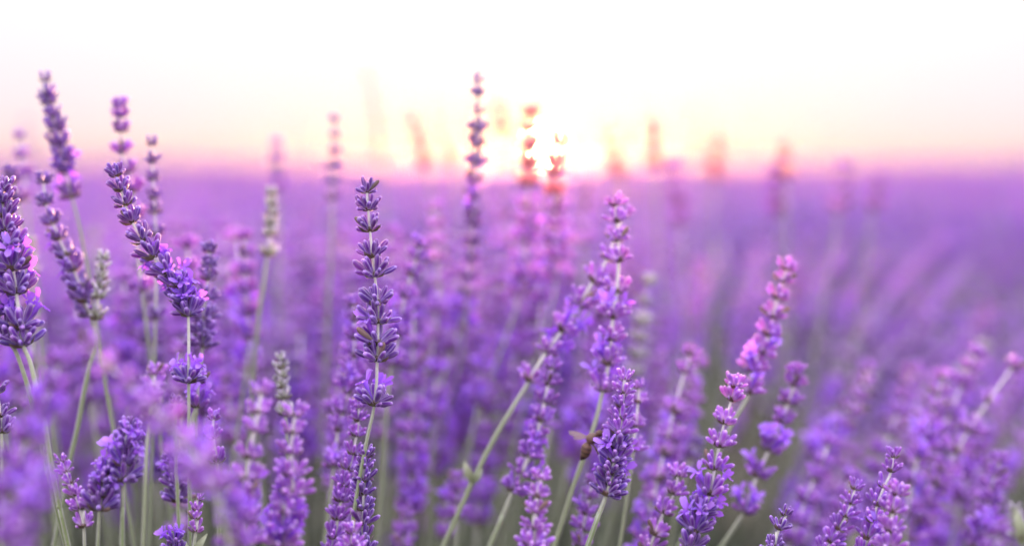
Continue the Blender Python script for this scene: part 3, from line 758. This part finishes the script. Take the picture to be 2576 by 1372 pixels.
# the crowd of stalks just behind, each its own object: first a fixed number of bushes' worth, leaning away from their bush's middle
n_free = 300 - len(T)
zone_label = {0: 'blurred lavender spike in the crowd behind the sharp ones, left third of photo',
              1: 'blurred lavender spike in the crowd behind the sharp ones, middle third of photo',
              2: 'blurred lavender spike in the crowd behind the sharp ones, right third of photo'}
rr = random.Random(21)
for i in range(n_free):
    y = .86 + .50 * ((i + rr.random()) / n_free) ** .75
    u = rr.uniform(-1, 1) if rr.random() < .7 else rr.gauss(-.1, .3)
    x = u * (y * .30 + .08)
    while x > .12 and ((x - .42 * y) / .42) % 1.0 < .34:      # dark gaps between the leaning clumps on the right
        u = rr.uniform(-1, 1); x = u * (y * .30 + .08)
    top = .572 - .085 * max(0, u) - abs(rr.gauss(0, .050 if u < .35 else .085))
    lean = (u + .15) * (.52 if u > -.15 else .22) + rr.gauss(0, .07)
    leany = rr.gauss(0.05, .09)
    tip = Vector((x, y, top))
    dn = lambda h, k: Vector((x - lean * k * h, y - leany * k * h, top - h))
    path = [tip, dn(.04, 1.25), dn(.10, 1.12), dn(.22, 1.0), Vector((x - lean * .33, y - leany * .33, .06))]
    nw = rr.randint(6, 10); c = .005; wz = []
    for j in range(nw):
        wz.append(c); c += rr.uniform(.0080, .0135) * (1 if rr.random() > .12 else 1.7)
    s = rr.uniform(1.05, 1.35)
    kind = rr.choices(('dark', 'mid', 'light', 'pale'), (2, 5, 3.2, .2))[0]
    fl = rr.random()
    ux = (CX + x / y * FPX)
    z = 0 if ux < 859 else (1 if ux < 1717 else 2)
    stalk(path, wz, kind, [s * (.75 if j < 2 else 1) for j in range(nw)], [.75] * nw, [(.9 if (fl < .7 and j >= nw - 3) else 0.0) for j in range(nw)], False,
          zone_label[z].replace('lavender spike', {'dark': 'deep violet spike', 'mid': 'lavender purple spike', 'light': 'pale lilac spike', 'pale': 'greenish white bud spike'}[kind]), zone_label[z].replace('spike', 'spikes'), rr)

# ------------------------------------------------------------------ loose bits: a small leaf on the leaning stem
def leaf_blade(P0, P1, w):
    mb = MB(); a, b = P0, P1; d = (b - a); n_ = d.cross(Vector((0, 1, 0))).normalized()
    V = []; U = []; F = []
    for i in range(7):
        t = i / 6; ww = w * math.sin(math.pi * min(1, t * .85 + .12)) ; q = a + d * t + Vector((0, -.004, 0)) * math.sin(t * 3)
        V += [q - n_ * ww, q + Vector((0, .0006, 0)), q + n_ * ww]
    for i in range(6):
        for k in range(2):
            j = i * 3 + k; F.append((j, j + 1, j + 4, j + 3)); U.append(((k / 2, i / 6), ((k + 1) / 2, i / 6), ((k + 1) / 2, (i + 1) / 6), (k / 2, (i + 1) / 6)))
    mb.add(V, F, U, 'youngleaf')
    return mb.mesh('leaf')
M['youngleaf'] = leafy('young_green_leaf', [(0, (.22, .27, .14)), (1, (.42, .46, .32))], trans=.3, sheen=.4)

def add_leaf(stalk_o, p, q, d, w):
    a, b = at(*p, d), at(*q, d - .004)
    o = link('leaf', leaf_blade(a - stalk_o.location, b - stalk_o.location, w), stalk_o)
for lab, t_ in stalks.items():
    if lab.startswith('long spike leaning right'):
        add_leaf(t_, (1190, 1212), (1168, 1158), .82, .0022); add_leaf(t_, (1188, 1216), (1214, 1176), .82, .0016)
    if lab.startswith('slim small-budded'):
        add_leaf(t_, (484, 1395), (522, 1340), .725, .0016); add_leaf(t_, (484, 1400), (470, 1362), .725, .0013)
    if lab.startswith('pale green bud tip'):
        add_leaf(t_, (2572, 1372), (2552, 1275), .85, .0030)

def red_blossom():
    M['coral'] = leafy('coral_petal', [(0, (.55, .09, .12)), (1, (.85, .26, .30))], trans=.55, tcol=(1.0, .28, .26), sheen=.2)
    d = 1.16; c = at(1192, 862, d)
    t_ = link('red_blossom', None); t_.location = c
    tag(t_, 'small coral red blossom glowing out of focus among the purple stalks', 'flower')
    r2 = random.Random(4)
    for i in range(4):
        a = i * math.pi / 2 + .5; mb = MB(); V = []; F = []; U = []
        for r_ in range(5):
            t = r_ / 4; w = .0036 * math.sin(math.pi * (.12 + .76 * t))
            for k in range(5):
                u = k / 4 - .5
                V.append(Vector((u * 2 * w, .0060 * t - .001 * abs(u), .0035 * t * t + .0012 * abs(u) + r2.uniform(-.0003, .0003))))
        for r_ in range(4):
            for k in range(4):
                j = r_ * 5 + k; F.append((j, j + 1, j + 6, j + 5)); U.append(((k / 4, r_ / 4), ((k + 1) / 4, r_ / 4), ((k + 1) / 4, (r_ + 1) / 4), (k / 4, (r_ + 1) / 4)))
        mb.add(V, F, U, 'coral', Matrix.Rotation(rad(28), 4, 'X') @ Matrix.Rotation(a, 4, 'Z'))
        link('petal', mb.mesh('petal'), t_)
    q = spline([Vector((0, 0, 0)), Vector((-.006, .002, -.06)), Vector((-.03, .004, -.22)), Vector((-.05, 0, -c.z + .02))], 5)
    mb = MB(); V, F, U = tube_geo(q, [.0007] * len(q), 6); mb.add(V, F, U, 'leaf'); link('stem', mb.mesh('stem'), t_)
red_blossom()

# ------------------------------------------------------------------ the bee
def fur(name, stops, scale=1500, sheen=.7, alpha=None):
    return leafy(name, stops, trans=.05, sheen=sheen, hue=.0, var=.0, sheen_col=(1, .8, .65, 1))
M['bee'] = fur('bee_fur', [(0, (.10, .05, .03)), (.12, (.12, .06, .04)), (.2, (.14, .08, .06)), (.42, (.18, .10, .075)), (.5, (.12, .06, .04)), (.56, (.22, .12, .08)), (.62, (.06, .03, .025)), (.68, (.20, .11, .07)), (.74, (.05, .03, .02)), (.80, (.17, .10, .06)), (.87, (.05, .025, .02)), (1, (.04, .02, .02))])
M['bee_dark'] = fur('bee_dark', [(0, (.06, .03, .02)), (1, (.10, .05, .035))], sheen=.4)
def bee():
    m, n, l = new_mat('bee_wing')
    g = n.new('ShaderNodeBsdfGlass'); g.inputs['IOR'].default_value = 1.05; g.inputs['Roughness'].default_value = .25; g.inputs[0].default_value = (.95, .85, .82, 1)
    t = n.new('ShaderNodeBsdfTranslucent'); t.inputs[0].default_value = (.8, .66, .64, 1)
    ms = n.new('ShaderNodeMixShader'); ms.inputs[0].default_value = .35
    l.new(g.outputs[0], ms.inputs[1]); l.new(t.outputs[0], ms.inputs[2])
    o = n.new('ShaderNodeOutputMaterial'); l.new(ms.outputs[0], o.inputs[0])
    M['wing'] = m
    d = .765
    head = at(1517, 1085, d); tail = at(1460, 1156, d + .004)
    root = at(1498, 1112, d)
    t_ = link('honey_bee', None); t_.location = root
    tag(t_, 'brown furry honey bee hanging on the left side of a dense lavender spike', 'bee')
    # body spine with an arched back: head, thorax, waist, abdomen in one skin
    prof = [(0, .0003), (.03, .0012), (.09, .0017), (.15, .0015), (.18, .0008), (.21, .0015), (.28, .0024), (.36, .0026), (.43, .0020), (.475, .0009), (.51, .0016), (.58, .0024), (.68, .0025), (.80, .0021), (.90, .0014), (.97, .0007), (1, .0002)]
    ax = tail - head; side = Vector((-ax.z, 0, ax.x)).normalized()      # dorsal direction, up and to the left
    if side.z < 0: side = -side
    pts = [head + ax * t + side * (.0022 * math.sin(math.pi * min(1, t * 1.3))) - root for t, r in prof]
    V, F, U = tube_geo(pts, [r for t, r in prof], 12)
    U2 = []
    ts = [p[0] for p in prof]; k = 0
    for i in range(len(prof) - 1):
        for s in range(12):
            U2.append(((s / 12, ts[i]), ((s + 1) / 12, ts[i]), ((s + 1) / 12, ts[i + 1]), (s / 12, ts[i + 1])))
    U2 += U[len(U2):]
    mb = MB(); mb.add(V, F, U2, 'bee'); link('body', mb.mesh('body'), t_)
    # eyes
    for sg in (-1, 1):
        mb = MB()
        c = pts[2] + Vector((0, sg * .0013, 0)) + side * .0002
        V, F, U = tube_geo([c + side * z for z in (-.0009, -.0006, 0, .0006, .0009)], [.0002, .0006, .0008, .0006, .0002], 8)
        mb.add(V, F, U, 'bee_dark'); link('eye', mb.mesh('eye'), t_)
    # antennae
    for sg in (-1, 1):
        mb = MB(); b = pts[1] + Vector((0, sg * .0005, 0)); f = -ax.normalized()
        q = spline([b, b + f * .0012 + side * .0010 + Vector((0, sg * .0004, 0)), b + f * .0034 + side * .0004 + Vector((0, sg * .0012, 0))], 4)
        mb.add(*tube_geo(q, [.00012] * len(q), 5), 'bee_dark'); link('antenna', mb.mesh('antenna'), t_)
    # legs: three pairs from the thorax towards the flowers (right, down)
    for j, tt in enumerate((.24, .32, .40)):
        for sg in (-1, 1):
            i = 6 if j == 0 else (7 if j == 1 else 8)
            b = pts[i] - side * .0012 + Vector((0, sg * .0014, 0))
            f = -ax.normalized(); reach = (.0030, .0014, -.0012)[j]
            k1 = b - side * .0022 + f * reach * .5 + Vector((0, sg * .0012, 0))
            k2 = k1 - side * .0018 + f * reach * .6 + Vector((.0004, sg * .0002, -.0010))
            k3 = k2 + Vector((.0012, -sg * .0002, -.0012)) + f * reach * .3
            mb = MB(); q = spline([b, k1, k2, k3], 3)
            th = .00034 if j == 2 else .00024
            mb.add(*tube_geo(q, [th * (1.1 - .75 * a / (len(q) - 1)) * (1.7 if (j == 2 and 4 <= a <= 7) else 1) for a in range(len(q))], 6), 'bee_dark')
            link('leg', mb.mesh('leg'), t_)
    # wings, fore and hind on each side, raised back to the left
    for sg in (-1, 1):
        for hind in (0, 1):
            b = pts[7] + side * .0019 + Vector((0, sg * .0009, 0)) + ax * .03 * hind
            ln = .0092 if not hind else .0064; w = .0015 if not hind else .0012
            dr = (Vector((-1.0, 0, .22 - .25 * hind)) + Vector((0, sg * .35, 0))).normalized()
            wdir = dr.cross(Vector((0, sg * 1.0, .25))).normalized()
            V = []; F = []; U = []
            rows = [(0, .15), (.2, .55), (.45, .95), (.7, 1.05), (.9, .75), (1.0, .25)]
            for t, ww in rows:
                q = b + dr * ln * t
                V += [q - wdir * w * ww * .5, q + Vector((0, sg * .00025, 0)), q + wdir * w * ww]
            for i in range(5):
                for k in range(2):
                    a0 = i * 3 + k; F.append((a0, a0 + 1, a0 + 4, a0 + 3)); U.append(((0, 0), (1, 0), (1, 1), (0, 1)))
            nv = len(V)
            mb = MB(); mb.add(V, F, U, 'wing'); me = mb.mesh('wing')
            link('wing', me, t_)
bee()
